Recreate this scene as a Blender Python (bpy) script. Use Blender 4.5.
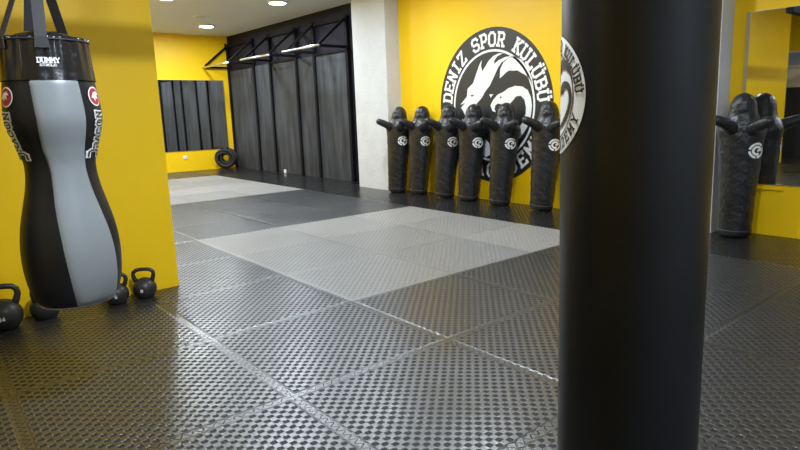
import bpy, bmesh, math, random
from mathutils import Vector, Matrix
random.seed(7)
PI = math.pi
SC = bpy.context.scene
for o in list(bpy.data.objects): bpy.data.objects.remove(o)
COL = SC.collection

# ------------------------------------------------------------------ camera, world, lights, exposure
cam_d = bpy.data.cameras.new('camera'); cam = bpy.data.objects.new('camera', cam_d); COL.objects.link(cam)
cr = Vector((0.65832127, 0.75222749, -0.02769308)); cu = Vector((-0.11286149, 0.13501242, 0.98439521)); cf = Vector((-0.74422805, 0.64492283, -0.17377907))
M = Matrix((( cr.x, cu.x, -cf.x), (cr.y, cu.y, -cf.y), (cr.z, cu.z, -cf.z))).to_4x4()
M.translation = (3.4221, -2.2056, 1.3105); cam.matrix_world = M
cam_d.sensor_fit = 'HORIZONTAL'; cam_d.sensor_width = 36.0; cam_d.lens = 36.0*594.32/800
cam_d.shift_x = -(430.13-400)/800; cam_d.shift_y = -(225-215.88)/800; cam_d.clip_start = .02
SC.camera = cam
W = bpy.data.worlds.new('world'); SC.world = W; W.use_nodes = True
W.node_tree.nodes['Background'].inputs[0].default_value = (.8, .87, 1, 1); W.node_tree.nodes['Background'].inputs[1].default_value = .05
SC.view_settings.view_transform = 'Standard'; SC.view_settings.look = 'None'; SC.view_settings.gamma = 1.0
SC.view_settings.exposure = 0.0
CEIL = 3.3
# every ceiling lamp of the room: x, y, watts
LAMPS = [(-10.0, 3.08, 74), (-6.66, 3.08, 74), (-7.2, 1.33, 100), (-10.0, 1.33, 80), (-3.4, 2.5, 62), (-3.6, 1.2, 76), (-10.0, -.2, 40), (-6.8, -.2, 40),
         (-.6, 2.0, 80), (2.9, 2.2, 16), (2.1, -1.1, 150), (4.8, -.3, 90), (4.8, -3.2, 10), (.6, -4.5, 22)]

# ------------------------------------------------------------------ materials
def nodes(name):
    m = bpy.data.materials.new(name); m.use_nodes = True
    nt = m.node_tree; return m, nt, nt.nodes['Principled BSDF']
def mat(name, col, rough=.5, metal=0.0, spec=.5, bump=None, var=None, emit=None):
    """bump=(scale, strength, distance) noise bump; var=(scale, amount, stretch) mottled colour"""
    m, nt, b = nodes(name)
    b.inputs['Base Color'].default_value = (*col, 1); b.inputs['Roughness'].default_value = rough
    b.inputs['Metallic'].default_value = metal; b.inputs['Specular IOR Level'].default_value = spec
    if emit: b.inputs['Emission Color'].default_value = (*emit[0], 1); b.inputs['Emission Strength'].default_value = emit[1]
    if bump or var:
        tc = nt.nodes.new('ShaderNodeTexCoord')
    if var:
        mp = nt.nodes.new('ShaderNodeMapping'); mp.inputs['Scale'].default_value = var[2]
        n = nt.nodes.new('ShaderNodeTexNoise'); n.inputs['Scale'].default_value = var[0]; n.inputs['Detail'].default_value = 4
        cr_ = nt.nodes.new('ShaderNodeMix'); cr_.data_type = 'RGBA'
        cr_.inputs['A'].default_value = (*[c*(1-var[1]) for c in col], 1); cr_.inputs['B'].default_value = (*[min(1, c*(1+var[1])) for c in col], 1)
        nt.links.new(tc.outputs['Object'], mp.inputs['Vector']); nt.links.new(mp.outputs['Vector'], n.inputs['Vector'])
        st = nt.nodes.new('ShaderNodeMapRange'); st.inputs['From Min'].default_value = .3; st.inputs['From Max'].default_value = .7
        nt.links.new(n.outputs['Fac'], st.inputs['Value']); nt.links.new(st.outputs['Result'], cr_.inputs['Factor'])
        nt.links.new(cr_.outputs['Result'], b.inputs['Base Color'])
    if bump:
        n2 = nt.nodes.new('ShaderNodeTexNoise'); n2.inputs['Scale'].default_value = bump[0]; n2.inputs['Detail'].default_value = 3
        bp = nt.nodes.new('ShaderNodeBump'); bp.inputs['Strength'].default_value = bump[1]; bp.inputs['Distance'].default_value = bump[2]
        nt.links.new(tc.outputs['Object'], n2.inputs['Vector']); nt.links.new(n2.outputs['Fac'], bp.inputs['Height'])
        nt.links.new(bp.outputs['Normal'], b.inputs['Normal'])
    return m
def mat_rubber(name, col, rough, spec, depth, rim=.016, ior=1.5):
    """foam mat: raised checkerboard of rounded pads, flat towards the seams"""
    m, nt, b = nodes(name)
    N = nt.nodes.new; L = nt.links.new
    tc = N('ShaderNodeTexCoord'); sp = N('ShaderNodeSeparateXYZ'); L(tc.outputs['Object'], sp.inputs[0])
    def mth(op, a, c=None):
        n = N('ShaderNodeMath'); n.operation = op
        for i, v in enumerate((a, c)):
            if v is None: continue
            if isinstance(v, (int, float)): n.inputs[i].default_value = v
            else: L(v, n.inputs[i])
        return n.outputs[0]
    k = PI*34
    sx = mth('SINE', mth('MULTIPLY', sp.outputs[0], k)); sy = mth('SINE', mth('MULTIPLY', sp.outputs[1], k))
    h = mth('MULTIPLY', sx, sy)
    mr = N('ShaderNodeMapRange'); mr.interpolation_type = 'SMOOTHSTEP'; mr.inputs['From Min'].default_value = -.45; mr.inputs['From Max'].default_value = .05
    L(h, mr.inputs['Value'])
    # distance to the nearest seam
    def edge(c):
        f = mth('FRACT', mth('ADD', c, 10.0)); return mth('MINIMUM', f, mth('SUBTRACT', 1.0, f))
    e = mth('MINIMUM', edge(sp.outputs[0]), edge(sp.outputs[1]))
    me = N('ShaderNodeMapRange'); me.inputs['From Min'].default_value = rim; me.inputs['From Max'].default_value = rim+.018; L(e, me.inputs['Value'])
    hh = mth('MULTIPLY', mr.outputs[0], me.outputs[0])
    nz = N('ShaderNodeTexNoise'); nz.inputs['Scale'].default_value = 60; L(tc.outputs['Object'], nz.inputs['Vector'])
    hh = mth('ADD', hh, mth('MULTIPLY', nz.outputs['Fac'], .3))
    bp = N('ShaderNodeBump'); bp.inputs['Strength'].default_value = 1.0; bp.inputs['Distance'].default_value = depth
    L(hh, bp.inputs['Height']); L(bp.outputs['Normal'], b.inputs['Normal'])
    # worn, uneven polish
    geo = N('ShaderNodeNewGeometry'); nw = N('ShaderNodeTexNoise'); nw.inputs['Scale'].default_value = 1.1; nw.inputs['Detail'].default_value = 4; L(geo.outputs['Position'], nw.inputs['Vector'])
    rr = N('ShaderNodeMapRange'); rr.inputs['From Min'].default_value = .3; rr.inputs['From Max'].default_value = .7
    rr.inputs['To Min'].default_value = rough-.05; rr.inputs['To Max'].default_value = rough+.07
    L(nw.outputs['Fac'], rr.inputs['Value'])
    # recesses stay dull, the trodden tops are polished
    pit = mth('MULTIPLY', mth('SUBTRACT', 1.0, mr.outputs[0]), me.outputs[0])
    L(mth('ADD', rr.outputs[0], mth('MULTIPLY', pit, .2)), b.inputs['Roughness'])
    L(mth('SUBTRACT', spec, mth('MULTIPLY', pit, spec*.85)), b.inputs['Specular IOR Level'])
    b.inputs['IOR'].default_value = ior
    # each mat its own slightly different batch of foam
    oi = N('ShaderNodeObjectInfo'); mc = N('ShaderNodeMix'); mc.data_type = 'RGBA'
    mc.inputs['A'].default_value = (*[c*.86 for c in col], 1); mc.inputs['B'].default_value = (col[0]*1.14, col[1]*1.12, col[2]*1.08, 1)
    L(oi.outputs['Random'], mc.inputs['Factor']); L(mc.outputs['Result'], b.inputs['Base Color'])
    return m
YEL = mat('yellow_paint', (.88, .556, .003), .45, spec=.35, bump=(35, .08, .01), var=(1.2, .03, (1, 1, 1)))
WHITE = mat('white_plaster', (.56, .58, .61), .7, bump=(22, .5, .012), var=(3, .05, (1, 1, 1)))
CEILM = mat('ceiling_paint', (.66, .68, .71), .8, bump=(30, .1, .01))
NAVY = mat('black_wall_paint', (.010, .009, .015), .6, spec=.12, var=(2, .2, (1, 1, 1)))
PANEL = mat('slate_panel', (.036, .040, .047), .6, spec=.2, bump=(9, .3, .01), var=(3.2, .45, (2.2, 2.2, .35)))
STEEL = mat('black_steel', (.008, .008, .010), .6, spec=.06)
CHROME = mat('bare_steel', (.75, .76, .78), .3, metal=1)
BLACKMAT = mat_rubber('black_foam', (.014, .014, .015), .31, .8, .0032, ior=1.7)
SMOOTHMAT = mat_rubber('black_foam_worn', (.012, .012, .013), .20, .6, .0006)
GREYMAT = mat_rubber('grey_foam', (.205, .20, .195), .38, .6, .0016, rim=.03)
SLAB = mat('dark_rubber', (.022, .022, .022), .5)
VINYL = mat('black_vinyl', (.013, .0145, .018), .34, spec=.5, bump=(24, .5, .02), var=(12, .3, (1, 1, 1)))
VINYL2 = mat('black_bag_leather', (.009, .0098, .012), .40, spec=.3, bump=(60, .12, .004), var=(4, .3, (1, 1, 1)))
SHINY = mat('glossy_black_vinyl', (.010, .010, .013), .22, spec=.6, bump=(9, .3, .02))
GREYV = mat('grey_vinyl', (.235, .255, .27), .34, spec=.5, bump=(5, .12, .02))
STRAP = mat('black_webbing', (.03, .03, .034), .6, bump=(150, .3, .002))
PWHITE = mat('white_print', (.85, .85, .85), .5)
PBLACK = mat('black_print', (.018, .018, .018), .5)
PRED = mat('red_print', (.42, .02, .03), .5)
IRON = mat('cast_iron', (.018, .018, .019), .42, spec=.5, bump=(70, .25, .003))
MIRROR = mat('mirror_silver', (.86, .87, .87), .015, metal=1)
ALU = mat('aluminium', (.55, .56, .58), .35, metal=1)
ROPE = mat('black_rope', (.02, .019, .018), .8, bump=(90, .8, .01))
LAMPW = mat('lamp_diffuser', (.9, .9, .9), .4, emit=((.93, .97, 1), 14))
PLASTIC = mat('white_plastic', (.75, .75, .75), .4)
GLASS = mat('window_pane', (.30, .36, .42), .12, spec=.5)
CREAM = mat('cream_paint', (.75, .68, .48), .6)

# ------------------------------------------------------------------ mesh helpers
def obj(name, bm, m, parent=None, smooth=False, loc=None):
    me = bpy.data.meshes.new(name); bm.normal_update(); bm.to_mesh(me); bm.free(); me.materials.append(m)
    if smooth:
        for p in me.polygons: p.use_smooth = True
    o = bpy.data.objects.new(name, me); COL.objects.link(o)
    if parent: o.parent = parent
    if loc: o.location = loc
    return o
def tag(o, label, cat, group=None):
    o['label'] = label; o['category'] = cat
    if group: o['group'] = group
    return o
def thing(name, label, cat, loc=(0, 0, 0), rotz=0, group=None):
    o = bpy.data.objects.new(name, None); COL.objects.link(o); o.location = loc; o.rotation_euler = (0, 0, rotz)
    o.empty_display_size = .1
    return tag(o, label, cat, group)
def struct(name, bm, m):
    o = obj(name, bm, m); o['kind'] = 'structure'; return o
def box(bm, x0, x1, y0, y1, z0, z1, bev=0):
    vs = [bm.verts.new(p) for p in ((x0,y0,z0),(x1,y0,z0),(x1,y1,z0),(x0,y1,z0),(x0,y0,z1),(x1,y0,z1),(x1,y1,z1),(x0,y1,z1))]
    fs = [bm.faces.new([vs[i] for i in f]) for f in ((3,2,1,0),(4,5,6,7),(0,1,5,4),(1,2,6,5),(2,3,7,6),(3,0,4,7))]
    if bev:
        es = list({e for f in fs for e in f.edges})
        bmesh.ops.bevel(bm, geom=es, offset=bev, segments=2, affect='EDGES', profile=.6)
    return bm
def B(*a, bev=0): return box(bmesh.new(), *a, bev=bev)
def bar(bm, p, q, w, h=None, bev=.004):
    """square tube between two points"""
    p = Vector(p); q = Vector(q); h = h or w; d = (q-p).normalized()
    up = Vector((0, 0, 1)) if abs(d.z) < .95 else Vector((0, 1, 0))
    s = d.cross(up).normalized(); u = s.cross(d)
    vs = []
    for c in (p, q):
        for a, b_ in ((-1,-1),(1,-1),(1,1),(-1,1)): vs.append(bm.verts.new(c + s*(a*w/2) + u*(b_*h/2)))
    fs = [bm.faces.new([vs[i] for i in f]) for f in ((3,2,1,0),(4,5,6,7),(0,1,5,4),(1,2,6,5),(2,3,7,6),(3,0,4,7))]
    if bev: bmesh.ops.bevel(bm, geom=list({e for f in fs for e in f.edges}), offset=bev, segments=1, affect='EDGES')
    return bm
def tube(bm, pts, rad, n=10, closed=False, cap=True):
    pts = [Vector(p) for p in pts]; N = len(pts)
    rad = rad if isinstance(rad, (list, tuple)) else [rad]*N
    rings = []; ref = None
    for i, p in enumerate(pts):
        a = pts[(i-1) % N] if (closed or i > 0) else p; c = pts[(i+1) % N] if (closed or i < N-1) else p
        d = (c-a).normalized()
        if ref is None:
            ref = d.cross(Vector((0, 0, 1)) if abs(d.z) < .9 else Vector((1, 0, 0))).normalized()
        ref = (ref - d*ref.dot(d)).normalized(); s = d.cross(ref)
        rings.append([bm.verts.new(p + (ref*math.cos(2*PI*k/n) + s*math.sin(2*PI*k/n))*rad[i]) for k in range(n)])
    for i in range(N if closed else N-1):
        r0, r1 = rings[i], rings[(i+1) % N]
        for k in range(n): bm.faces.new((r0[k], r0[(k+1) % n], r1[(k+1) % n], r1[k]))
    if cap and not closed: bm.faces.new(rings[0][::-1]); bm.faces.new(rings[-1])
    return bm
def loft(bm, rings, cap=True):
    R = [[bm.verts.new(p) for p in r] for r in rings]; n = len(R[0])
    for a, b_ in zip(R, R[1:]):
        for k in range(n): bm.faces.new((a[k], a[(k+1) % n], b_[(k+1) % n], b_[k]))
    if cap: bm.faces.new(R[0][::-1]); bm.faces.new(R[-1])
    return bm
def lathe(bm, prof, n=32, c=(0, 0, 0)):
    return loft(bm, [[(c[0]+r*math.cos(2*PI*k/n), c[1]+r*math.sin(2*PI*k/n), c[2]+z) for k in range(n)] for z, r in prof])
def interp(tab, x):
    if x <= tab[0][0]: return tab[0][1:]
    for a, b_ in zip(tab, tab[1:]):
        if x <= b_[0]:
            t = (x-a[0])/(b_[0]-a[0]); return tuple(u+(v-u)*t for u, v in zip(a[1:], b_[1:]))
    return tab[-1][1:]
def smoothtab(tab, x):
    """Catmull-Rom over a sorted table"""
    n = len(tab)
    if x <= tab[0][0]: return tab[0][1]
    if x >= tab[-1][0]: return tab[-1][1]
    for i in range(n-1):
        if x <= tab[i+1][0]:
            x0, y0 = tab[i]; x1, y1 = tab[i+1]
            m0 = (tab[min(i+1, n-1)][1]-tab[max(i-1, 0)][1])/(tab[min(i+1, n-1)][0]-tab[max(i-1, 0)][0])
            j = i+1; m1 = (tab[min(j+1, n-1)][1]-tab[max(j-1, 0)][1])/(tab[min(j+1, n-1)][0]-tab[max(j-1, 0)][0])
            h = x1-x0; t = (x-x0)/h
            return (2*t**3-3*t*t+1)*y0+(t**3-2*t*t+t)*h*m0+(-2*t**3+3*t*t)*y1+(t**3-t*t)*h*m1

# ------------------------------------------------------------------ flat artwork: polygons in 2D, subdivided, mapped onto a surface
def poly2(bm, pts, z=0.0):
    vs = [bm.verts.new((x, y, z)) for x, y in pts]
    f = bm.faces.new(vs); f.normal_update()
    if f.normal.z < 0: f.normal_flip()
    return f
def ring2(bm, r0, r1, a0=0, a1=2*PI, n=72, z=0.0):
    prev = None; full = abs(a1-a0-2*PI) < 1e-6; first = None
    for i in range(n+1):
        a = a0+(a1-a0)*i/n
        if full and i == n: cur = first
        else: cur = (bm.verts.new((r0*math.cos(a), r0*math.sin(a), z)), bm.verts.new((r1*math.cos(a), r1*math.sin(a), z)))
        if prev: bm.faces.new((prev[0], prev[1], cur[1], cur[0]))
        else: first = cur
        prev = cur
def disc2(bm, r, z=0.0, n=72):
    poly2(bm, [(r*math.cos(2*PI*i/n), r*math.sin(2*PI*i/n)) for i in range(n)], z)
GL = {  # slab block capitals on a 1 x 1.5 grid, strokes
 'D': [((.15,0),(.15,1.5)),((0,1.5),(.7,1.5)),((.7,1.5),(.95,1.2)),((.95,1.2),(.95,.3)),((.95,.3),(.7,0)),((.7,0),(0,0))],
 'E': [((.15,0),(.15,1.5)),((0,1.5),(.95,1.5)),((0,0),(.95,0)),((.15,.75),(.7,.75)),((.95,1.5),(.95,1.25)),((.95,0),(.95,.25))],
 'N': [((.12,0),(.12,1.5)),((.12,1.5),(.88,0)),((.88,0),(.88,1.5)),((-.03,0),(.28,0)),((.72,1.5),(1.03,1.5))],
 'I': [((.5,0),(.5,1.5)),((.25,0),(.75,0)),((.25,1.5),(.75,1.5))],
 'Z': [((.05,1.5),(.95,1.5)),((.95,1.5),(.05,0)),((.05,0),(.95,0)),((.05,1.5),(.05,1.25)),((.95,0),(.95,.25))],
 'S': [((.95,1.2),(.75,1.5)),((.75,1.5),(.25,1.5)),((.25,1.5),(.05,1.25)),((.05,1.25),(.05,.95)),((.05,.95),(.25,.75)),((.25,.75),(.75,.75)),((.75,.75),(.95,.55)),((.95,.55),(.95,.25)),((.95,.25),(.75,0)),((.75,0),(.25,0)),((.25,0),(.05,.3))],
 'P': [((.2,0),(.2,1.5)),((.03,1.5),(.75,1.5)),((.75,1.5),(.95,1.3)),((.95,1.3),(.95,.85)),((.95,.85),(.75,.65)),((.75,.65),(.2,.65)),((.03,0),(.4,0))],
 'O': [((.05,.3),(.05,1.2)),((.05,1.2),(.3,1.5)),((.3,1.5),(.7,1.5)),((.7,1.5),(.95,1.2)),((.95,1.2),(.95,.3)),((.95,.3),(.7,0)),((.7,0),(.3,0)),((.3,0),(.05,.3))],
 'R': [((.2,0),(.2,1.5)),((.03,1.5),(.75,1.5)),((.75,1.5),(.95,1.3)),((.95,1.3),(.95,.9)),((.95,.9),(.75,.7)),((.75,.7),(.2,.7)),((.6,.7),(.95,0)),((.03,0),(.4,0)),((.82,0),(1.08,0))],
 'K': [((.18,0),(.18,1.5)),((.9,1.5),(.2,.65)),((.42,.85),(.95,0)),((.03,0),(.38,0)),((.03,1.5),(.38,1.5)),((.75,1.5),(1.03,1.5)),((.8,0),(1.08,0))],
 'U': [((.1,1.5),(.1,.3)),((.1,.3),(.3,0)),((.3,0),(.7,0)),((.7,0),(.9,.3)),((.9,.3),(.9,1.5)),((-.05,1.5),(.27,1.5)),((.73,1.5),(1.05,1.5))],
 'L': [((.2,0),(.2,1.5)),((.03,0),(.95,0)),((.95,0),(.95,.35)),((.03,1.5),(.4,1.5))],
 'B': [((.2,0),(.2,1.5)),((.03,1.5),(.72,1.5)),((.72,1.5),(.9,1.3)),((.9,1.3),(.9,.95)),((.9,.95),(.72,.77)),((.72,.77),(.2,.77)),((.72,.77),(.95,.55)),((.95,.55),(.95,.2)),((.95,.2),(.75,0)),((.75,0),(.03,0))],
 'A': [((.1,0),(.5,1.5)),((.5,1.5),(.9,0)),((.25,.5),(.75,.5)),((-.05,0),(.28,0)),((.72,0),(1.05,0))],
 'C': [((.95,1.15),(.7,1.5)),((.7,1.5),(.3,1.5)),((.3,1.5),(.05,1.2)),((.05,1.2),(.05,.3)),((.05,.3),(.3,0)),((.3,0),(.7,0)),((.7,0),(.95,.35))],
 'M': [((.08,0),(.08,1.5)),((.08,1.5),(.5,.6)),((.5,.6),(.92,1.5)),((.92,1.5),(.92,0)),((-.07,0),(.23,0)),((.77,0),(1.07,0))],
 'Y': [((.05,1.5),(.5,.75)),((.95,1.5),(.5,.75)),((.5,.75),(.5,0)),((.3,0),(.7,0))],
 'G': [((.95,1.15),(.7,1.5)),((.7,1.5),(.3,1.5)),((.3,1.5),(.05,1.2)),((.05,1.2),(.05,.3)),((.05,.3),(.3,0)),((.3,0),(.7,0)),((.7,0),(.95,.25)),((.95,.25),(.95,.7)),((.95,.7),(.55,.7))],
 'T': [((.5,0),(.5,1.5)),((.02,1.5),(.98,1.5))],
 'H': [((.1,0),(.1,1.5)),((.9,0),(.9,1.5)),((.1,.75),(.9,.75))],
 '4': [((.7,0),(.7,1.5)),((.7,1.5),(.05,.45)),((.05,.45),(.95,.45))],
 '8': [((.05,.1),(.05,1.4)),((.95,.1),(.95,1.4)),((.05,1.5),(.95,1.5)),((.05,.75),(.95,.75)),((.05,0),(.95,0))],
 '6': [((.05,.1),(.05,1.4)),((.95,.1),(.95,.75)),((.05,1.5),(.95,1.5)),((.05,.75),(.95,.75)),((.05,0),(.95,0))],
}
def glyph(bm, ch, fn, t=.26, z=0.0):
    """strokes of one capital; fn maps glyph coordinates to the artwork plane"""
    dots = ch == 'Ü'
    st = list(GL['U' if dots else ch])
    if dots: st += [((.22,1.86),(.30,1.86)),((.70,1.86),(.78,1.86))]
    for si, (a, b_) in enumerate(st):
        a = Vector(a); b_ = Vector(b_); d = (b_-a); d.normalize(); s = Vector((-d.y, d.x))*t/2
        a2 = a-d*t*.42; b2 = b_+d*t*.42
        poly2(bm, [fn(*p) for p in (a2+s, b2+s, b2-s, a2-s)], z+si*.00012)
def arc_text(bm, chars, r, h, wid, t=.26, z=0.0, outward=True):
    """chars: (char, angle in degrees); outward False = bottom arc read from left to right"""
    for ch, a in chars:
        a = math.radians(a); c = Vector((math.cos(a), math.sin(a)))
        up = c if outward else -c; rt = Vector((up.y, -up.x))
        def fn(x, y): 
            p = c*r + rt*((x-.5)*wid) + up*((y/1.5-.5)*h); return (p.x, p.y)
        glyph(bm, ch, fn, t, z)
HEAD = [(-0.609,0.034),(-0.473,0.145),(-0.459,0.251),(-0.347,0.324),(-0.274,0.467),(-0.222,0.561),(-0.177,0.62),(-0.193,0.545),(-0.171,0.471),(-0.105,0.538),(-0.056,0.596),(0.039,0.659),(0.128,0.681),(0.21,0.678),(0.109,0.648),(0.05,0.593),(0.054,0.552),(0.128,0.595),(0.245,0.626),(0.396,0.632),(0.285,0.603),(0.182,0.563),(0.115,0.496),(0.044,0.386),(-0.031,0.278),(-0.12,0.199),(-0.185,0.117),(-0.292,0.036),(-0.359,0.013),(-0.409,-0.021),(-0.428,-0.072),(-0.462,-0.133),(-0.518,-0.115),(-0.56,-0.048),(-0.598,-0.008),(-0.513,0.059)]
EYE_A = [(-0.417,0.155),(-0.319,0.171),(-0.363,0.141)]
SWOOSH = [(0.148,0.358),(0.158,0.477),(0.213,0.559),(0.3,0.604),(0.4,0.623),(0.522,0.567),(0.624,0.465),(0.694,0.326),(0.717,0.21),(0.667,0.302),(0.616,0.36),(0.522,0.408),(0.566,0.379),(0.457,0.441),(0.325,0.444),(0.4,0.471),(0.272,0.436),(0.195,0.385)]
SNAKE = [(-0.025,0.011),(0.027,0.084),(0.104,0.147),(0.216,0.183),(0.298,0.225),(0.417,0.25),(0.535,0.236),(0.625,0.186),(0.675,0.096),(0.693,-0.011),(0.673,-0.147),(0.612,-0.285),(0.494,-0.425),(0.319,-0.531),(0.096,-0.579),(-0.077,-0.552),(0.126,-0.515),(0.293,-0.449),(0.429,-0.346),(0.534,-0.225),(0.591,-0.106),(0.594,-0.028),(0.57,0.067),(0.509,0.12),(0.431,0.115),(0.377,0.067),(0.323,0.022),(0.242,0.036),(0.173,0.022),(0.103,0.033),(0.063,0.005),(0.051,-0.041),(0.073,-0.082),(0.011,-0.064)]
EYE_B = [(0.148,0.117),(0.176,0.122),(0.182,0.104),(0.154,0.096)]
TRI = [(-0.047,0.158),(0.038,0.157),(0.01,0.144),(-0.014,0.111)]
LOW = [(-0.581,-0.152),(-0.422,-0.293),(-0.151,-0.429),(-0.058,-0.497),(-0.004,-0.645),(-0.117,-0.691),(-0.309,-0.572),(-0.504,-0.378)]
TOPTXT = [(c, 171-i*10.25) for i, c in enumerate('DENIZ SPOR KULÜBÜ') if c != ' ']
BOTTXT = [(c, -105+i*13) for i, c in enumerate('ACADEMY')]
def emblem(root, place, scale, ink, paper, step=None, gap=.002):
    """round club emblem: disc of one colour with ring, lettering and two dragons in the other.
    place(x, y, h) maps artwork metres plus height above the surface to local coordinates"""
    def emit(name, fill, h, m):
        bm = bmesh.new(); fill(bm)
        bmesh.ops.triangulate(bm, faces=bm.faces[:])
        if step:
            for _ in range(6):
                es = [e for e in bm.edges if e.calc_length() > step/scale]
                if not es: break
                bmesh.ops.subdivide_edges(bm, edges=es, cuts=1)
                bmesh.ops.triangulate(bm, faces=bm.faces[:])
        for v in bm.verts: v.co = place(v.co.x*scale, v.co.y*scale, h+v.co.z)
        return obj(name, bm, m, root)
    emit('backing_disc', lambda b: disc2(b, 1.03), gap, paper)
    emit('ring', lambda b: ring2(b, .715, .745), gap*2, ink)
    for ca in TOPTXT: emit('letter', lambda b: arc_text(b, [ca], .875, .165, .118, .3), gap*2, ink)
    for ca in BOTTXT: emit('letter', lambda b: arc_text(b, [ca], .872, .165, .13, .3, outward=False), gap*2, ink)
    emit('horned_dragon', lambda b: (poly2(b, HEAD), poly2(b, SWOOSH)), gap*2, ink)
    emit('serpent_dragon', lambda b: (poly2(b, SNAKE), poly2(b, TRI), poly2(b, LOW)), gap*2, ink)
    emit('dragon_eye', lambda b: poly2(b, EYE_A), gap*3, paper)
    emit('dragon_eye', lambda b: poly2(b, EYE_B), gap*3, paper)

# ------------------------------------------------------------------ the setting
YW, YB, XF, XL, YL = 4.13, 4.24, -11.7, -1.35, -.733
struct('floor', B(-12, 6.2, -5.6, 4.6, -.3, -.02), SLAB)
struct('ceiling', B(-12, 6.2, -5.6, 4.6, CEIL, CEIL+.2), CEILM)
struct('wall_far', B(XF-.2, XF, YL, YB, -.02, CEIL), YEL)
struct('wall_black', B(XF-.2, -5.0, YB, YB+.2, -.02, CEIL), NAVY)
struct('wall_emblem', B(-4.9, 6, YW, YW+.3, -.02, CEIL), YEL)
struct('wall_left', B(XF-.2, XL, -3.9, YL, -.02, CEIL), YEL)
struct('wall_back', B(-4.2, 6, -5.5, -5.3, -.02, CEIL), YEL)
struct('wall_corner', B(-4.4, -4.2, -5.5, -3.9, -.02, CEIL), WHITE)
struct('wall_right', B(6, 6.2, -5.5, YW+.3, -.02, CEIL), WHITE)
bm = B(-5.488, -4.55, 3.845, YB+.1, -.02, CEIL, bev=.012); struct('trim_pillar', bm, WHITE)
bm = B(-.25, .80, 3.86, YW+.1, -.02, CEIL, bev=.012); struct('trim_column', bm, WHITE)
# back of the room, seen in the mirror on the emblem wall
struct('trim_back_panel', B(-3.2, .4, -5.3, -5.24, -.02, 1.62), SLAB)
struct('trim_back_band', B(-3.2, .4, -5.3, -5.27, 1.62, 2.08), CREAM)
wf = bmesh.new()
for a in ((-3.0, .2, -5.3, -5.24, 2.40, 2.45), (-3.0, .2, -5.3, -5.24, 2.08, 2.12), (-3.0, -2.95, -5.3, -5.24, 2.08, 2.45), (.15, .2, -5.3, -5.24, 2.08, 2.45), (-1.42, -1.38, -5.3, -5.24, 2.08, 2.45)): box(wf, *a)
w1 = struct('window_1', wf, CREAM); obj('pane', B(-2.95, .15, -5.295, -5.27, 2.11, 2.41), GLASS, w1)

# ------------------------------------------------------------------ puzzle mats
def tooth(s):
    if s < .03 or s > .97: return 0
    p = (s*22) % 1.0; v = 1-abs(p*2-1)*1.0
    v = max(0, min(1, (v-.22)/.56)); return (v-.5)*.026
def mat_outline(x0, x1, y0, y1, sc=0.0):
    n = 132; P = []
    def run(a, b_, fixed, horiz, full):
        for i in range(n):
            s = a+(b_-a)*i/n; o = tooth(s) if full else 0
            P.append((s, fixed+o) if horiz else (fixed+o, s))
    run(x0, x1, y0, True, y0 == 0); run(y0, y1, x1, False, x1 == 1)
    run(x1, x0, y1, True, y1 == 1); run(y1, y0, x0, False, x0 == 0)
    return P
MESH = {}
def mat_mesh(key, m, notch=None):
    if (key, notch, m.name) in MESH: return MESH[(key, notch, m.name)]
    x0, x1, y0, y1 = key; P = mat_outline(*key); bm = bmesh.new()
    if notch:                                  # cut round the wall's corner: nothing left of nx and below ny
        nx, ny = notch
        P = [p for p in P if not (p[0] < nx and p[1] < ny)]
        P.insert(0, (nx, ny))
    cx, cy = (x0+x1)/2, (y0+y1)/2
    def shrink(d):
        out = []
        for i, (x, y) in enumerate(P):
            xa, ya = P[i-1]; xb, yb = P[(i+1) % len(P)]
            tx, ty = xb-xa, yb-ya; l = math.hypot(tx, ty) or 1
            out.append((x-ty/l*d, y+tx/l*d))
        return out
    lo = [bm.verts.new((x, y, -.0198)) for x, y in shrink(.0016)]
    md = [bm.verts.new((x, y, -.0022)) for x, y in shrink(.0016)]
    tp = [bm.verts.new((x, y, 0)) for x, y in shrink(.0018)]
    k = len(P); I = .024
    def inner(x, y):
        q = [min(max(x, x0+I), x1-I), min(max(y, y0+I), y1-I)]
        if notch and q[0] < notch[0]+I and q[1] < notch[1]+I:
            if abs(x-notch[0]) < .02 and abs(y-notch[1]) < .02: q = [notch[0]+I, notch[1]+I]
            elif x > notch[0]-.02: q[0] = notch[0]+I
            else: q[1] = notch[1]+I
        return q
    inn = [bm.verts.new((*inner(x, y), 0)) for x, y in P]
    for a, b_ in ((lo, md), (md, tp), (tp, inn)):
        for i in range(k): bm.faces.new((a[i], a[(i+1) % k], b_[(i+1) % k], b_[i]))
    bm.faces.new(inn); bm.faces.new(lo[::-1])
    bmesh.ops.remove_doubles(bm, verts=inn, dist=.0003)
    me = bpy.data.meshes.new('puzzle_mat'); bm.to_mesh(me); bm.free(); me.materials.append(m)
    MESH[(key, notch, m.name)] = me; return me
ORD = ['first','second','third','fourth','fifth','sixth','seventh','eighth','ninth','tenth','eleventh','twelfth','thirteenth','fourteenth','fifteenth','sixteenth','seventeenth','eighteenth']
cam_p = Vector(M.translation)
def in_view(x, y):
    d = Vector((x, y, 0))-cam_p; w = d.dot(cf)
    if w < .3: return False
    u = 430.1+594.3*d.dot(cr)/w; v = 215.9-594.3*d.dot(cu)/w
    return -60 < u < 860 and v < 500
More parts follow.
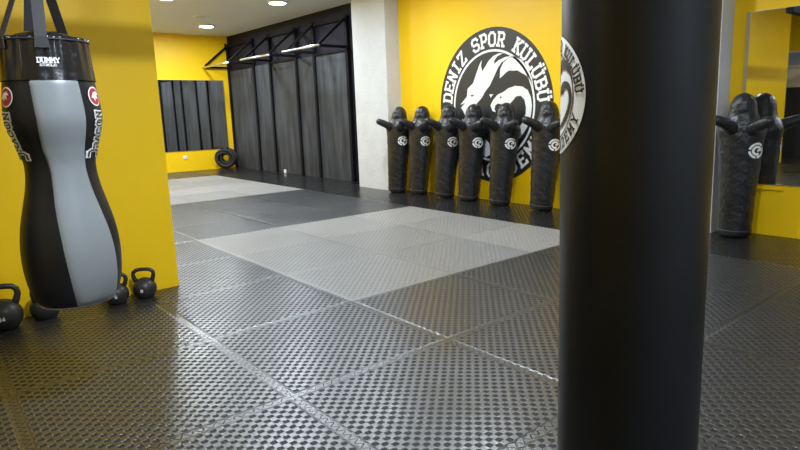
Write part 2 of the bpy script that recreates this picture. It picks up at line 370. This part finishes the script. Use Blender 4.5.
for j in range(4, -6, -1):
    for i in range(-12, 6):
        x0, x1, y0, y1 = 0.0, 1.0, 0.0, 1.0
        if i == -12: x0 = .305
        if j == 4: y1 = .235 if i < -6 else (.125 if i > -4 else .12)
        if j == 4 and i in (-6, -5, -1, 0): continue
        if j == -1 and i < -2: y0 = .27
        if j < -1 and i < -2: continue
        if i == -2 and j < 0:
            if j == -1: pass
            elif j > -5: x0 = .655
        vis = any(in_view(i+a, j+b_) for a in (0, .5, 1) for b_ in (0, .5, 1)) and not (j == -1 and i < -4)
        mir = (-2 <= i <= 1 and -5 <= j <= -1)
        if not (vis or mir): continue
        grey = (-3 <= i <= -1 and 0 <= j <= 2) or (-10 <= i <= -7 and 0 <= j <= 2)
        key = (x0, x1, y0, y1)
        o = bpy.data.objects.new('puzzle_mat', mat_mesh(key, GREYMAT if grey else (SMOOTHMAT if j >= 3 else BLACKMAT), (.655, .272) if (i, j) == (-2, -1) else None)); COL.objects.link(o)
        o.location = (i, j, 0)
        row = 'strip along the emblem wall' if j == 4 else '%s row from the emblem wall' % ORD[3-j]
        tag(o, '%s puzzle mat, %s, %s column from the far mirror' % ('pale grey' if grey else 'black', row, ORD[i+12]), 'floor mat', 'puzzle mats covering the floor')

# ------------------------------------------------------------------ black wall panels
PX = [-11.64, -10.19, -9.35, -8.15, -7.40, -6.20]
for n_, (a, b_) in enumerate(zip(PX, PX[1:])):
    o = obj('wall_panel', B(a+.032, b_-.032, YB-.025, YB-.001, .0, 2.47, bev=.004), PANEL)
    tag(o, 'scuffed slate grey wall panel, %s one along from the far yellow wall' % ORD[n_], 'wall panel', 'slate panels on the black wall')
# pull-up stations
def station(xa, xb, label):
    t = thing('pull_up_station', label, 'pull-up bar', ((xa+xb)/2, YB, 0), 0, 'pull-up stations on the black wall')
    h = (xb-xa)/2; yo = 3.57-YB; yw = -.035
    for s in (-1, 1):
        x = s*h
        obj('upright', bar(bmesh.new(), (x, yw, 0), (x, yw, 3.09), .08, .06), STEEL, t)
        obj('arm', bar(bmesh.new(), (x, yw-.031, 2.53), (x, yo+.026, 2.53), .05), STEEL, t)
        obj('diagonal_brace', bar(bmesh.new(), (x, yw-.02, 3.05), (x, yo+.03, 2.56), .045), STEEL, t)
        obj('end_plate', B(x-.05, x+.05, yw-.045, yw-.031, 2.97, 3.12), STEEL, t)
    obj('top_rail', bar(bmesh.new(), (-h+.03, yw, 3.05), (h-.03, yw, 3.05), .05), STEEL, t)
    obj('lower_rail', bar(bmesh.new(), (-h+.03, yw, 2.48), (h-.03, yw, 2.48), .045), STEEL, t)
    obj('grip_bar', tube(bmesh.new(), [(-h-.12, yo, 2.53), (h+.06, yo, 2.53)], .024, 12), CHROME, t, True)
station(PX[4], PX[5], 'black steel pull-up station with pale grip bar, nearest the white pillar')
station(PX[2], PX[3], 'black steel pull-up station with pale grip bar, middle of three on the black wall')
station(PX[0], PX[1], 'black steel pull-up station in the corner beside the far yellow wall')

# ------------------------------------------------------------------ mirrors
def mirror(label, loc, rotz, w, h, strip):
    """local: glass in the xz plane facing -y, lower left corner at the origin"""
    t = thing('wall_mirror', label, 'mirror', loc, rotz)
    obj('mirror_glass', B(strip, w-.004, -.012, -.002, .004, h-.004), MIRROR, t)
    fr = bmesh.new()
    for a in ((0, strip, -.014, -.001, 0, h), (w-.004, w, -.013, -.001, 0, h), (strip, w-.004, -.013, -.001, 0, .004), (strip, w-.004, -.013, -.001, h-.004, h)): box(fr, *a)
    obj('edge_strip', fr, ALU, t)
    return t
t = mirror('large frameless wall mirror on the far yellow wall reflecting slate panels', (XF, 1.0, .50), PI/2, 3.05, 1.72, .004)
t = mirror('large wall mirror on the yellow wall right of the black column bag', (.925, YW, .505), 0, 3.4, 1.665, .035)
tag(obj('mirror_ledge', B(1.09, 1.36, YW-.022, YW, .452, .468, bev=.003), YEL), 'short thin yellow ledge below the right mirror', 'ledge')

# ------------------------------------------------------------------ emblem on the wall
t = thing('wall_emblem_sign', 'large round black and white dragon club emblem on the yellow wall', 'emblem', (-2.477, YW, 1.353))
emblem(t, lambda x, y, h: Vector((x, -h, y)), 1.052, PWHITE, PBLACK)

# ------------------------------------------------------------------ grappling dummies
TORSO = [(0, .13), (.015, .143), (.06, .15), (.4, .165), (.72, .184), (.9, .193), (1.0, .192), (1.07, .178), (1.12, .156), (1.16, .136), (1.21, .124), (1.27, .116), (1.32, .10), (1.355, .074), (1.378, .038), (1.385, .012)]
def torso_r(z): return smoothtab(TORSO, z)
def torso_pt(th, z, off=0.0):
    r = torso_r(z); fx = .88+.14*min(1, max(0, (z-1.0)/.25))
    # brow, nose and chin pressed into the front of the head; seam creases on the body
    face = math.exp(-(th/.45)**2)*(.012*math.exp(-((z-1.295)/.022)**2)-.010*math.exp(-((z-1.262)/.016)**2)+.008*math.exp(-((z-1.228)/.02)**2)-.008*math.exp(-((z-1.19)/.02)**2))
    face += math.exp(-(th/.16)**2)*.018*math.exp(-((z-1.247)/.022)**2)
    # shoulders: wider to the sides
    sh = .03*math.exp(-((z-1.04)/.07)**2)*abs(math.sin(th))**2
    wr = .0035*math.sin(3*th+z*19)*math.sin(z*31+th*2) if z < 1.1 else 0
    r = r+face+sh+wr+off
    return Vector((r*math.cos(th)*fx, r*math.sin(th), z))
def dummy_body():
    zs = [0, .006, .015, .035, .06]+[.06+i*(1.28/62) for i in range(1, 61)]+[1.345, 1.358, 1.368, 1.376, 1.382, 1.385]
    zs = sorted(set(round(z, 4) for z in zs if z <= 1.385)); n = 40
    return loft(bmesh.new(), [[torso_pt(2*PI*k/n-(2*PI if k > n/2 else 0), z) for k in range(n)] for z in zs])
def dummy_arm(az, reach, ztip, bend):
    d = Vector((math.cos(az), math.sin(az), 0)); s = Vector((-d.y, d.x, 0)); pts = []; rad = []
    for i in range(15):
        t = i/14; r = .07+(reach-.07)*t
        z = 1.00+(ztip-1.00)*t+.012*math.sin(t*PI*1.2)
        pts.append(d*r+s*(bend*math.sin(t*PI))+Vector((0, 0, z)))
        q = .078-.034*min(1, t*1.25)
        if t > .55: q += .006*math.sin((t-.55)/.45*PI)         # the fist
        if t > .9: q *= math.sqrt(max(.02, 1-((t-.9)/.1)**2*.95))
        rad.append(q)
    return tube(bmesh.new(), pts, rad, 16)
def badge_art(b, name):
    if name == 'white':
        ring2(b, .74, 1.0, math.radians(40), math.radians(170), 24); ring2(b, .74, 1.0, math.radians(185), math.radians(262), 16); ring2(b, .74, 1.0, math.radians(275), math.radians(385), 20)
        ring2(b, .32, .62, math.radians(20), math.radians(310), 32); poly2(b, [(.02, .12), (.6, .2), (.55, -.1), (.25, -.05), (.2, -.2), (.02, -.1)])
        poly2(b, [(-.25, -.35), (.1, -.72), (.35, -.66), (.0, -.3)])
def dummy_badge(th0, z0, rad, name):
    bm = bmesh.new()
    if name == 'black': disc2(bm, 1.06, n=32)
    else: badge_art(bm, 'white')
    bmesh.ops.triangulate(bm, faces=bm.faces[:])
    for _ in range(4):
        es = [e for e in bm.edges if e.calc_length() > .3]
        if not es: break
        bmesh.ops.subdivide_edges(bm, edges=es, cuts=1); bmesh.ops.triangulate(bm, faces=bm.faces[:])
    off = .003 if name == 'black' else .005
    for v in bm.verts: v.co = torso_pt(th0+v.co.x*rad/.165, z0+v.co.y*rad, off)
    return bm
def make_dummy(label):
    t = thing('grappling_dummy', label, 'training dummy', (0, 0, 0), 0, 'black grappling dummies along the wall')
    obj('body', dummy_body(), VINYL, t, True)
    for az, reach, zt, bd in ((-math.radians(43), .40, 1.155, .02), (math.radians(35), .39, 1.14, -.02)):
        obj('arm', dummy_arm(az, reach, zt, bd), VINYL, t, True)
    bd = obj('chest_badge', dummy_badge(.74, .845, .075, 'black'), PBLACK, t)
    obj('badge_print', dummy_badge(.74, .845, .075, 'white'), PWHITE, bd)
    cs = bmesh.new(); n = 40
    loft(cs, [[torso_pt(2*PI*k/n-(2*PI if k > n/2 else 0), z, o) for k in range(n)] for z, o in ((.048, .0), (.05, .004), (.06, .004), (.062, .0))], False)
    obj('base_seam', cs, STRAP, t, True)
    return t
def dup(root, loc, rotz, label):
    r = root.copy(); COL.objects.link(r); r.location = loc; r.rotation_euler = (0, 0, rotz); r['label'] = label
    for ch in list(root.children):
        c = ch.copy(); COL.objects.link(c); c.parent = r
        for g in ch.children:
            d = g.copy(); COL.objects.link(d); d.parent = c
    return r
D0 = make_dummy('black grappling dummy standing at the white pillar, leftmost of the row')
def stand(o, x, y, a, lean):
    o.location = (x, y, .0125 if lean else 0)
    o.rotation_euler = (Matrix.Rotation(math.radians(lean*.85), 3, 'Y') @ Matrix.Rotation(math.radians(-lean), 3, 'X') @ Matrix.Rotation(math.radians(a), 3, 'Z')).to_euler()
stand(D0, -4.33, 3.80, -62, 3)
spots = [(-3.87, 3.875, -62, 3.5, 'black grappling dummy, second from the white pillar, before plain yellow wall'),
         (-3.25, 3.875, -62, 3.5, 'black grappling dummy at the left edge of the round emblem'),
         (-2.73, 3.875, -62, 3.5, 'black grappling dummy, fourth in the row, below the horned dragon'),
         (-2.11, 3.87, -63, 3.5, 'black grappling dummy, fifth in the row, below the serpent dragon'),
         (-1.39, 3.875, -63, 3.5, 'black grappling dummy at the right edge of the round emblem'),
         (1.03, 3.86, -64, .6, 'black grappling dummy standing alone before the right mirror')]
for x, y, a, ln, lb in spots: stand(dup(D0, (x, y, 0), 0, lb), x, y, a, ln)

# ------------------------------------------------------------------ hourglass bag on the left
BX, BY = .320, -1.701
BAG = [(.475, .105), (.482, .132), (.505, .160), (.56, .181), (.632, .194), (.735, .198), (.843, .187), (.935, .167), (1.027, .146), (1.117, .138), (1.194, .152), (1.274, .177), (1.326, .187), (1.405, .183), (1.491, .172), (1.575, .165), (1.66, .159)]
BAGC = [(z, r) for z, r in BAG]
def bag_r(z): return smoothtab(BAGC, z)
to_cam = math.atan2(-2.2056-BY, 3.4221-BX)
def bag_pt(th, z, off=0.0):
    """th measured to the image's right from the side that faces the photograph"""
    r = bag_r(z)+off; a = to_cam+th
    return Vector((r*math.cos(a), r*math.sin(a), z-1.66))
t = thing('body_shape_bag', 'black hourglass punching bag with grey front panel hanging on the left', 'punching bag', (BX, BY, 1.66))
n = 64
zs = [.475, .478, .482, .492]+[.505+i*(1.49-.505)/70 for i in range(71)]
body = obj('body', loft(bmesh.new(), [[bag_pt(2*PI*k/n, z) for k in range(n)] for z in zs]), VINYL2, t, True)
PAN = [(.47, -3, 65), (.488, -4, 65), (.79, -11, 56), (.955, -16, 49), (1.09, -18, 44), (1.194, -24, 41), (1.32, -21, 39), (1.40, -23, 38), (1.49, -26, 37)]
def patch(tab, z0, z1, off, m, name, par, nz=60, na=20, pillow=.004):
    bm = bmesh.new(); rows = []
    for i in range(nz+1):
        z = z0+(z1-z0)*i/nz; a, b_ = interp(tab, z); row = []
        for k in range(na+1):
            u = k/na; edge = min(u, 1-u)*na
            o = off+pillow*min(1, edge/2)
            if k in (0, na) or i in (0, nz): o = -.002
            row.append(bm.verts.new(bag_pt(math.radians(a+(b_-a)*u), z, o)))
        rows.append(row)
    for r0, r1 in zip(rows, rows[1:]):
        for k in range(na): bm.faces.new((r0[k], r0[k+1], r1[k+1], r1[k]))
    return obj(name, bm, m, par, True)
patch(PAN, .487, 1.49, .002, GREYV, 'front_panel', t)
# collar: glossy vinyl, slightly gathered
def coll(th, z):
    f = (z-1.485)/(1.665-1.485); g = .004*math.sin(th*19+.8*math.sin(th*5))*f
    return bag_pt(th, z, .006+g)
zc = [1.482, 1.487, 1.52, 1.56, 1.60, 1.63, 1.652, 1.662]
cb = bmesh.new(); n2 = 128
rr = [[coll(2*PI*k/n2, z) for k in range(n2)] for z in zc]
rr.append([Vector((p.x*.93, p.y*.93, .004)) for p in rr[-1]]); rr.append([Vector((p.x*.90, p.y*.90, -.03)) for p in rr[-2]])
collar = obj('collar', loft(cb, rr, False), SHINY, t, True)
tp = bmesh.new(); lathe(tp, [(-.035, .152), (-.012, .142), (.012, .12), (.03, .07), (.036, .02)], 48); obj('top_cover', tp, SHINY, t, True)
sm = bmesh.new(); tube(sm, [bag_pt(2*PI*k/64, 1.648, .009) for k in range(64)], .004, 6, closed=True); obj('rim_seam', sm, STRAP, t, True)
sm = bmesh.new(); tube(sm, [bag_pt(2*PI*k/64, .492, .002) for k in range(64)], .004, 6, closed=True); obj('bottom_piping', sm, GREYV, t, True)
sm = bmesh.new(); tube(sm, [bag_pt(math.radians(-31), z, .007) for z in (1.49, 1.55, 1.6, 1.648)], .0025, 6); obj('collar_seam', sm, STRAP, t, True)
APEX = .375
for th in (-60, -3, 150, 200):
    a = math.radians(th); p = bag_pt(a, 1.61, .014)
    tan = Vector((-math.sin(to_cam+a), math.cos(to_cam+a), 0)); w = .022
    pts = [p, bag_pt(a, 1.655, .014), bag_pt(a, 1.68, .0)]; nrm = bag_pt(a, 1.68, 1)-bag_pt(a, 1.68, 0)
    top = Vector((nrm.x*.012, nrm.y*.012, APEX)); pts.append(top); bm = bmesh.new(); rows = []
    for i, q in enumerate(pts):
        ww = w*(1.25 if i == 0 else 1)
        rows.append([bm.verts.new(q+tan*(s*ww)+nrm*(o*.003)) for s, o in ((-1, 0), (1, 0), (1, 1), (-1, 1))])
    for r0, r1 in zip(rows, rows[1:]):
        for k in range(4): bm.faces.new((r0[k], r0[(k+1) % 4], r1[(k+1) % 4], r1[k]))
    bm.faces.new(rows[0][::-1]); bm.faces.new(rows[-1])
    obj('strap', bm, STRAP, t)
rg = bmesh.new(); tube(rg, [(.045*math.cos(2*PI*k/24), 0, APEX+.02+.045*math.sin(2*PI*k/24)) for k in range(24)], .006, 8, closed=True); obj('hanging_ring', rg, CHROME, t, True)
BEAMZ = 2.49
ch = bmesh.new(); z = APEX+.08; k = 0
while z < BEAMZ-1.66-.05:
    c = [(.014*math.cos(2*PI*q/12), .03*math.sin(2*PI*q/12)) for q in range(12)]
    tube(ch, [((x, 0, z+y) if k % 2 == 0 else (0, x, z+y)) for x, y in c], .004, 6, closed=True); z += .047; k += 1
obj('chain', ch, CHROME, t, True)
# prints on the bag
def bag_text(chars, th0, z0, w, h, dirv, t_, off, m, name, par, adv=1.25):
    """dirv: unit direction of reading in (arc, z) metres"""
    bm = bmesh.new(); rt = Vector(dirv).normalized(); up = Vector((-rt.y, rt.x))
    for i, chh in enumerate(chars):
        if chh == ' ': continue
        def fn(x, y): p = rt*((i*adv+x)*w)+up*(y/1.5*h); return (p.x, p.y)
        glyph(bm, chh, fn, t_)
    bmesh.ops.triangulate(bm, faces=bm.faces[:])
    for v in bm.verts:
        z = z0+v.co.y; v.co = bag_pt(th0+v.co.x/bag_r(z), z, off+v.co.z)
    return obj(name, bm, m, par)
bag_text('DUMMY', math.radians(-11), 1.551, .0128, .019, (1, 0), .34, .013, PWHITE, 'brand_print', collar, 1.2)
bag_text('STRELD', math.radians(-8), 1.536, .0075, .009, (1, 0), .3, .013, PWHITE, 'brand_print', collar, 1.2)
def side_logo(th_tab, flip):
    """stacked letters climbing the black flank, a red roundel above them"""
    word = 'DRAGON'; zt = [1.168, 1.200, 1.232, 1.266, 1.300, 1.336]
    bw = bmesh.new(); bk = bmesh.new()
    for i, chh in enumerate(word):
        z0 = zt[i]; sc = 1.5-.12*i if i == 0 else 1.0
        th = math.radians(interp(th_tab, z0)[0])
        for bmx, tt in ((bw, .62), (bk, .22)):
            k0 = len(bmx.verts)
            # reads upwards: right = +z, up = to the left
            def fn(x, y): return (-(y/1.5-.5)*.046*sc, (x-.5)*.027)
            glyph(bmx, chh, fn, tt)
            bmx.verts.ensure_lookup_table()
            for v in bmx.verts[k0:]:
                z = z0+v.co.y; v.co = Vector(bag_pt(th+v.co.x/bag_r(z), z, (.004 if tt > .5 else .0065)+v.co.z))
    obj('flank_lettering', bw, PWHITE, body)
    obj('letter_fill', bk, PBLACK, body)
    zc_ = 1.415; th = math.radians(interp(th_tab, zc_)[0])
    def put(fill, off, m, name):
        bm = bmesh.new(); fill(bm); bmesh.ops.triangulate(bm, faces=bm.faces[:])
        for v in bm.verts: z = zc_+v.co.y; v.co = bag_pt(th+v.co.x/bag_r(z), z, off)
        obj(name, bm, m, body)
    put(lambda b: (ring2(b, .036, .042, n=28),), .004, PWHITE, 'roundel_rim')
    put(lambda b: disc2(b, .036, n=28), .005, PRED, 'roundel')
    put(lambda b: (poly2(b, [(-.03, -.006), (-.012, .018), (.010, .022), (.024, .006), (.008, .008), (.014, -.014), (-.002, -.004), (-.006, -.022), (-.016, -.008)]),), .007, PWHITE, 'roundel_figure')
side_logo([(1.15, -62), (1.2, -69), (1.26, -67), (1.33, -64), (1.42, -60)], False)
side_logo([(1.15, 58), (1.2, 66), (1.26, 65), (1.33, 62), (1.42, 60)], True)
# steel beam the bag hangs from
t = thing('hanging_beam', 'black steel beam under the ceiling carrying the hourglass bag', 'beam', (BX, 0, 0))
obj('beam', B(-.05, .05, -3.6, 1.2, BEAMZ, BEAMZ+.09, bev=.004), STEEL, t)
for y in (-3.3, -1.1, .9): obj('hanger_rod', bar(bmesh.new(), (0, y, BEAMZ+.08), (0, y, CEIL), .03), STEEL, t)

# ------------------------------------------------------------------ column bag in front of the camera
HX, HY, HR = 2.625, -.826, .1825
t = thing('heavy_bag', 'tall black cylindrical heavy bag in the right foreground', 'punching bag', (HX, HY, 0))
pr = [(.16, .15), (.163, .168), (.175, HR-.003), (.2, HR)]+[(.2+i*.1, HR) for i in range(1, 20)]+[(2.13, HR-.003), (2.14, HR-.02), (2.142, .05)]
body = obj('body', lathe(bmesh.new(), pr, 72), VINYL2, t, True)
h_cam = math.atan2(-2.2056-HY, 3.4221-HX)
ax = h_cam-math.radians(83)
sm = bmesh.new(); tube(sm, [((HR+.002)*math.cos(h_cam+2.6), (HR+.002)*math.sin(h_cam+2.6), z) for z in (.2, .8, 1.4, 2.1)], .003, 6); obj('vertical_seam', sm, STRAP, t)
for th in (.4, 2.0, 3.5, 5.1):
    sb = bmesh.new(); bar(sb, (HR*.95*math.cos(th), HR*.95*math.sin(th), 2.1), (.02*math.cos(th), .02*math.sin(th), 2.55), .035, .006, 0); obj('strap', sb, STRAP, t)
ch = bmesh.new(); z = 2.58; k = 0
while z < CEIL-.02:
    c = [(.014*math.cos(2*PI*q/12), .03*math.sin(2*PI*q/12)) for q in range(12)]
    tube(ch, [((x, 0, z+y) if k % 2 == 0 else (0, x, z+y)) for x, y in c], .004, 6, closed=True); z += .047; k += 1
obj('chain', ch, CHROME, t, True)
hb_root = bpy.data.objects.new('bag_emblem', None); COL.objects.link(hb_root); hb_root.parent = t; hb_root.location = (0, 0, 1.338)
emb_r = .146/1.03
def on_bag(x, y, h):
    a = ax+x/HR; r = HR+h*.6
    return Vector((r*math.cos(a), r*math.sin(a), y))
emblem(hb_root, on_bag, emb_r, PBLACK, PWHITE, step=.012, gap=.0016)

# ------------------------------------------------------------------ kettlebells
def kettlebell(label, x, y, rotz, s, num, lie=False):
    t = thing('kettlebell', label, 'kettlebell', (x, y, 0), rotz, 'kettlebells along the left wall')
    R = .095*s
    b_ = bmesh.new(); prof = [(0, R*.62), (.004, R*.68)]
    for i in range(1, 15):
        a = -PI/2+PI*(.22+.78*i/14); prof.append((R*.82+R*math.sin(a)*.98, max(.004, R*math.cos(a))))
    lathe(b_, prof, 32)
    body = obj('body', b_, IRON, t, True)
    hp = []
    for u, z in ((-.56, 1.30), (-.74, 1.70), (-.84, 2.05), (-.80, 2.32), (-.58, 2.50), (-.25, 2.55), (0, 2.56), (.25, 2.55), (.58, 2.50), (.80, 2.32), (.84, 2.05), (.74, 1.70), (.56, 1.30)): hp.append((u*R, 0, z*R))
    obj('handle', tube(bmesh.new(), hp, [.21*R, .19*R]+[.17*R]*9+[.19*R, .21*R], 12), IRON, t, True)
    pr_ = bmesh.new(); rt = R*.16
    def fn_for(i):
        return lambda gx, gy: ((i-len(num)/2)*rt*1.3+gx*rt, gy/1.5*rt*1.3)
    for i, c in enumerate(num): glyph(pr_, c, fn_for(i), .3)
    bmesh.ops.triangulate(pr_, faces=pr_.faces[:])
    for v in pr_.verts:
        xx, zz = v.co.x, v.co.y-.1*R
        v.co = (xx, -math.sqrt(max(0, (R*1.03)**2-xx*xx-zz*zz)), R*.82+zz)
    obj('weight_mark', pr_, PWHITE, body)
    return t
kettlebell('black kettlebell nearest the corner of the left yellow wall', -1.22, -1.02, math.radians(62), .88, '8')
kettlebell('black kettlebell half hidden behind the right side of hourglass bag', -1.21, -1.215, math.radians(75), .88, '6')
kettlebell('larger black kettlebell at the left edge beside the hourglass bag', -1.17, -1.89, math.radians(80), 1.15, '84')
kettlebell('black kettlebell half hidden behind the lower left of hourglass bag', -1.22, -1.655, math.radians(120), .95, '4')

# ------------------------------------------------------------------ small things
t = thing('coiled_rope', 'black coiled battle rope leaning in the far corner below the mirror', 'rope', (-11.40, 3.84, 0), math.radians(-40))
rb = bmesh.new(); pts = []
for i in range(11*36):
    a = 2*PI*i/36; k = i/36; r = .17+.068*math.cos(k*1.3)+.01*math.sin(a*2+k)
    pts.append((-.13+.26*k/11+.02*math.sin(k*5)+.012, r*math.sin(a), .27+r*math.cos(a)*.98))
obj('coil', tube(rb, pts, .024, 8), ROPE, t, True)
wr = bmesh.new()
tube(wr, [(.11*math.cos(2*PI*q/20)+.0, .03+.0*q, .5+.045*math.sin(2*PI*q/20)) for q in range(20)], .016, 8, closed=True); obj('binding', wr, ROPE, t, True)
def socket(label, loc, rotz):
    t = thing('wall_socket', label, 'socket', loc, rotz)
    obj('plate', B(-.045, .045, -.014, 0, -.04, .04, bev=.004), PLASTIC, t)
    b2 = bmesh.new(); lathe(b2, [(0, .02), (.003, .02)], 20); obj('insert', b2, CEILM, t).matrix_local = Matrix.Translation((0, -.014, 0)) @ Matrix.Rotation(PI/2, 4, 'X')
socket('small white socket low on the far yellow wall under the mirror', (XF, 2.92, .34), PI/2)
socket('small white socket at the foot of the slate panels', (-9.0, YB-.025, .045), 0)
# ceiling lamps
def lamp(i, x, y, w):
    names = {0: 'round white ceiling lamp nearest the far yellow wall', 1: 'round white ceiling lamp above the black panel wall', 2: 'round white ceiling lamp at the top edge beside the left wall'}
    t = thing('ceiling_lamp', names.get(i, 'round white ceiling lamp outside the picture, %s of the rest' % ORD[i-3]), 'lamp', (x, y, CEIL), 0, 'round ceiling lamps')
    b_ = bmesh.new(); lathe(b_, [(-.03, .16), (-.028, .17), (0, .172)], 40); obj('housing', b_, PLASTIC, t, True)
    b_ = bmesh.new(); lathe(b_, [(-.046, .02), (-.045, .08), (-.04, .125), (-.031, .15)], 40); obj('diffuser', b_, LAMPW, t, True)
    ld = bpy.data.lights.new('lamp_light', 'AREA'); ld.shape = 'DISK'; ld.size = .26; ld.energy = w; ld.color = (.80, .90, 1)
    lo = bpy.data.objects.new('lamp_light', ld); COL.objects.link(lo); lo.parent = t; lo.location = (0, 0, -.05)
for i, (x, y, w) in enumerate(LAMPS): lamp(i, x, y, w)
t = thing('ceiling_vent', 'small round perforated vent on the ceiling beside the far lamp', 'vent', (-8.9, 2.55, CEIL))
b_ = bmesh.new(); lathe(b_, [(-.015, .12), (-.012, .15), (0, .16)], 32); obj('vent_rim', b_, PLASTIC, t, True)
b_ = bmesh.new()
for r in (.03, .06, .09): 
    for k in range(int(r*160)): 
        a = 2*PI*k/int(r*160); lathe(b_, [(-.017, .008), (-.0145, .008)], 8, (r*math.cos(a), r*math.sin(a), 0))
obj('vent_holes', b_, STEEL, t)
